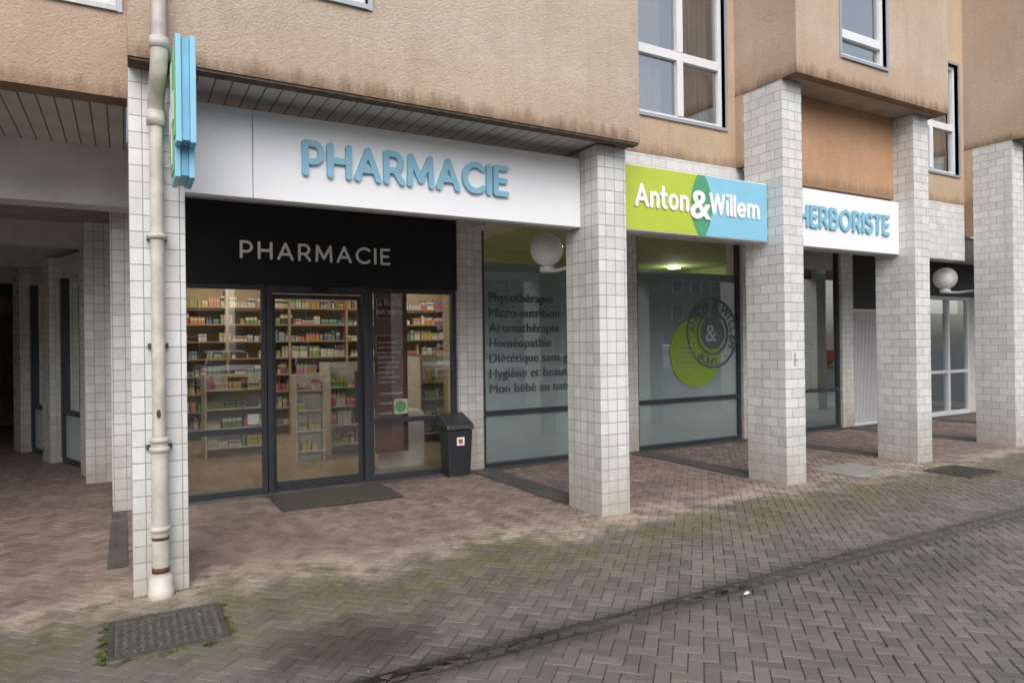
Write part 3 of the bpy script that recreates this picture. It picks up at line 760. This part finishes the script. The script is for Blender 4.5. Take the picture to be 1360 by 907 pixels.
box('foot',3.37,3.63,2.47,2.69,-.0,.02,M_iron,bn)
box('doormat',1.30,2.53,1.80,2.58,.002,.020,M_mat,None,bevel=.006)
def cover(name,a,b,c,d,z):
    e=empty(name); box('frame',a,b,c,d,-.03,z,plain('cover_frame',(.11,.105,.09),.8,nscale=15,var=.4,bumpd=.005),e,bevel=.004)
    L=[];n=int((b-a-.08)/.042)
    for i in range(n):
        for j in range(n):
            x=a+.045+i*(b-a-.09)/n; y=c+.045+j*(d-c-.09)/n
            if (i+j)%2: L.append((x,x+.034,y,y+.016,z,z+.006))
            else: L.append((x+.008,x+.024,y-.006,y+.03,z,z+.006))
    boxes('studs',L,M_iron,e,bevel=.002)
    boxes('rim',[(a,b,c,c+.03,z,z+.009),(a,b,d-.03,d,z,z+.009),(a,a+.03,c+.03,d-.03,z,z+.009),(b-.03,b,c+.03,d-.03,z,z+.009)],M_iron,e,bevel=.003)
cover('drain_cover',*DRAIN,.004); cover('manhole_cover',*MAN,.004)
box('concrete_slab',*SLAB,-.03,.008,plain('concrete',(.27,.26,.24),.85,nscale=8,var=.2,bumpd=.004),None,bevel=.006)
M_moss=plain('moss',(.11,.14,.03),1,nscale=30,var=.4)
V=[];Fc=[];rg=random.Random(5)
def tuft(x,y,s):
    for k_ in range(5):
        a=rg.uniform(0,6.28); k0=len(V); z=hz(x,y)-.004
        dx,dy=math.cos(a)*s,math.sin(a)*s
        V.extend([(x-dy*.3,y+dx*.3,z),(x+dy*.3,y-dx*.3,z),(x+dx*.8,y+dy*.8,z+s*rg.uniform(.5,1.2))]); Fc.append((k0,k0+1,k0+2))
for i in range(2200):
    t_=rg.random(); sd_=rg.randint(0,3); a,b,c,d=DRAIN; j=abs(rg.gauss(0,.02))
    x,y=((a-j,c+t_*(d-c)),(b+j,c+t_*(d-c)),(a+t_*(b-a),c-j),(a+t_*(b-a),d+j))[sd_]
    if sd_==1 and rg.random()<.3: continue
    if noise.noise(Vector((x*9,y*9,2)))<-.1: continue
    tuft(x,y,rg.uniform(.004,.012))
for i in range(1100):
    x=rg.uniform(-.2,.5); y=-abs(rg.gauss(0,.025))
    tuft(x if rg.random()<.6 else rg.uniform(-.3,1.2),y if rg.random()<.6 else rg.uniform(-.45,.0),rg.uniform(.003,.009))
mesh('moss',V,Fc,M_moss,None,uv=False)
V=[];Fc=[]
for i in range(150):
    x=rg.uniform(-1,11); y=rg.uniform(-2.6,1.6); s=rg.uniform(.006,.015); a=rg.uniform(0,6.28); k0=len(V); z=hz(x,y)+.004
    for q,(u,w_) in enumerate(((-1,0),(0,-.5),(1,0),(0,.5))):
        V.append((x+s*(u*math.cos(a)-w_*math.sin(a)),y+s*(u*math.sin(a)+w_*math.cos(a)),z+rg.uniform(0,.006)))
    Fc.append((k0,k0+1,k0+2,k0+3))
mesh('fallen_leaves',V,Fc,plain('dry_leaf',(.32,.24,.10),.9,nscale=2,var=.5),None,uv=False)
x,y=3.36,-2.02; mesh('litter_paper',[(x,y,.012),(x+.045,y+.01,.014),(x+.04,y+.03,.02),(x-.005,y+.02,.012)],[(0,1,2,3)],M_txtw)

# ------------------------------------------------------------------ opposite side of street (seen in reflections)
M_tyre=plain('tyre',(.02,.02,.02),.9); M_cg=plain('car_glass',(.02,.025,.03),.08)
def car(x,y,c,rz):
    e=empty('parked_car',loc=(x,y,0)); e.rotation_euler=(0,0,rz); paint=plain('car_paint',c,.2,var=.01)
    prof=[(-2.1,.3),(-2.16,.6),(-2.0,.88),(-1.3,.98),(1.35,.98),(2.0,.86),(2.12,.6),(2.08,.3)]
    n=len(prof); V=[]
    for yy,k_ in ((-.85,.96),(-.88,1),(.88,1),(.85,.96)):
        for a,b in prof: V.append((a*k_,yy,b if k_==1 else .3+(b-.3)*.97))
    Fc=[]
    for s_ in range(3):
        for i in range(n): j=(i+1)%n; Fc.append((s_*n+i,s_*n+j,(s_+1)*n+j,(s_+1)*n+i))
    Fc.append(tuple(range(n))); Fc.append(tuple(range(3*n,4*n))[::-1])
    mesh('body',V,Fc,paint,e,bevel=.03)
    V=[(-1.75,-.8,.96),(1.1,-.8,.96),(1.1,.8,.96),(-1.75,.8,.96),(-1.35,-.62,1.42),(.25,-.62,1.42),(.25,.62,1.42),(-1.35,.62,1.42)]
    mesh('greenhouse',V,BF,M_cg,e,bevel=.04)
    V=[(-1.37,-.64,1.40),(.27,-.64,1.40),(.27,.64,1.40),(-1.37,.64,1.40),(-1.2,-.55,1.47),(.1,-.55,1.47),(.1,.55,1.47),(-1.2,.55,1.47)]
    mesh('roof',V,BF,paint,e,bevel=.02)
    for sx in (-1.3,1.3):
        for sy in (-.88,.70):
            w=lathe('wheel',[(.18,0),(.31,.01),(.32,.09),(.31,.18),(.18,.18)],(0,0,0),M_tyre,e,n=24); w.rotation_euler=(math.pi/2,0,0); w.location=(sx,sy+.18,.31)
            w=lathe('rim',[(.01,-.003),(.18,-.003),(.18,.183),(.01,.183)],(0,0,0),M_alu,e,n=16); w.rotation_euler=(math.pi/2,0,0); w.location=(sx,sy+.18,.31)
    boxes('lights',[(2.04,2.14,-.75,-.45,.62,.75),(2.04,2.14,.45,.75,.62,.75)],M_pvc,e)
    boxes('grille',[(2.08,2.15,-.4,.4,.5,.68),(2.0,2.13,-.7,.7,.32,.42)],M_tyre,e)
    boxes('number_plate',[(2.151,2.16,-.26,.26,.42,.53)],M_pvc,e)
Q=math.pi/2
for x,c,rz in ((3.0,(.80,.81,.82),Q),(5.9,(.05,.06,.09),Q),(10.3,(.66,.68,.70),Q),(13.2,(.75,.75,.76),Q),(18.5,(.03,.04,.06),Q),(24,(.7,.7,.7),Q),(29,(.5,.5,.52),Q),(36,(.3,.02,.02),Q),(-3,(.04,.05,.05),Q)): car(x,-14.5,c,rz)
M_opp=plain('opposite_wall',(.20,.18,.15),.9,nscale=.5,var=.3)
for bx0,bx1,h in ((-24,6,11),(8,31,12),(33,66,11)):
    e=empty('opposite_building')
    box('walls',bx0,bx1,-50,-40,0,h,M_opp,e); box('roof',bx0-.3,bx1+.3,-50.3,-39.7,h,h+.3,M_frame,e)
    L=[];Lf=[]; x=bx0+1
    while x<bx1-2:
        for z in range(0,int(h/2.8)):
            L.append((x,x+1.3,-40.0,-39.97,.9+z*2.8,2.3+z*2.8)); Lf+=[(x-.08,x,-40,-39.93,.82+z*2.8,2.38+z*2.8),(x+1.3,x+1.38,-40,-39.93,.82+z*2.8,2.38+z*2.8),(x,x+1.3,-40,-39.93,2.3+z*2.8,2.38+z*2.8),(x,x+1.3,-40,-39.93,.82+z*2.8,.9+z*2.8)]
        x+=2.6
    boxes('windows',L,M_cg,e); boxes('window_frames',Lf,M_pvc,e)
M_bark=plain('bark',(.07,.055,.045),.95,nscale=10,var=.3)
def tree(x,y,seed):
    rg=random.Random(seed); V=[];Fc=[]
    def limb(p0,d,L,r,dep):
        p1=p0+d*L; u=d.orthogonal().normalized(); w=d.cross(u); k0=len(V)
        for P_,rr in ((p0,r),(p1,r*.68)):
            for i in range(6):
                a=i*math.pi/3; V.append(P_+u*math.cos(a)*rr+w*math.sin(a)*rr)
        for i in range(6): Fc.append((k0+i,k0+(i+1)%6,k0+6+(i+1)%6,k0+6+i))
        if dep==0: return
        for k_ in range(3 if dep<5 else 2):
            nd=(d+Vector((rg.uniform(-.7,.7),rg.uniform(-.7,.7),rg.uniform(-.1,.5)))).normalized()
            limb(p1,nd,L*rg.uniform(.6,.85),r*.66,dep-1)
    limb(Vector((x,y,-.03)),Vector((0,0,1)),2.6,.18,6)
    mesh('bare_street_tree',V,Fc,M_bark,None,smooth=True,uv=False)
for i,x in enumerate((-1,7.5,16,24,33)): tree(x,-19,i+20)
print('done',len(bpy.data.objects))
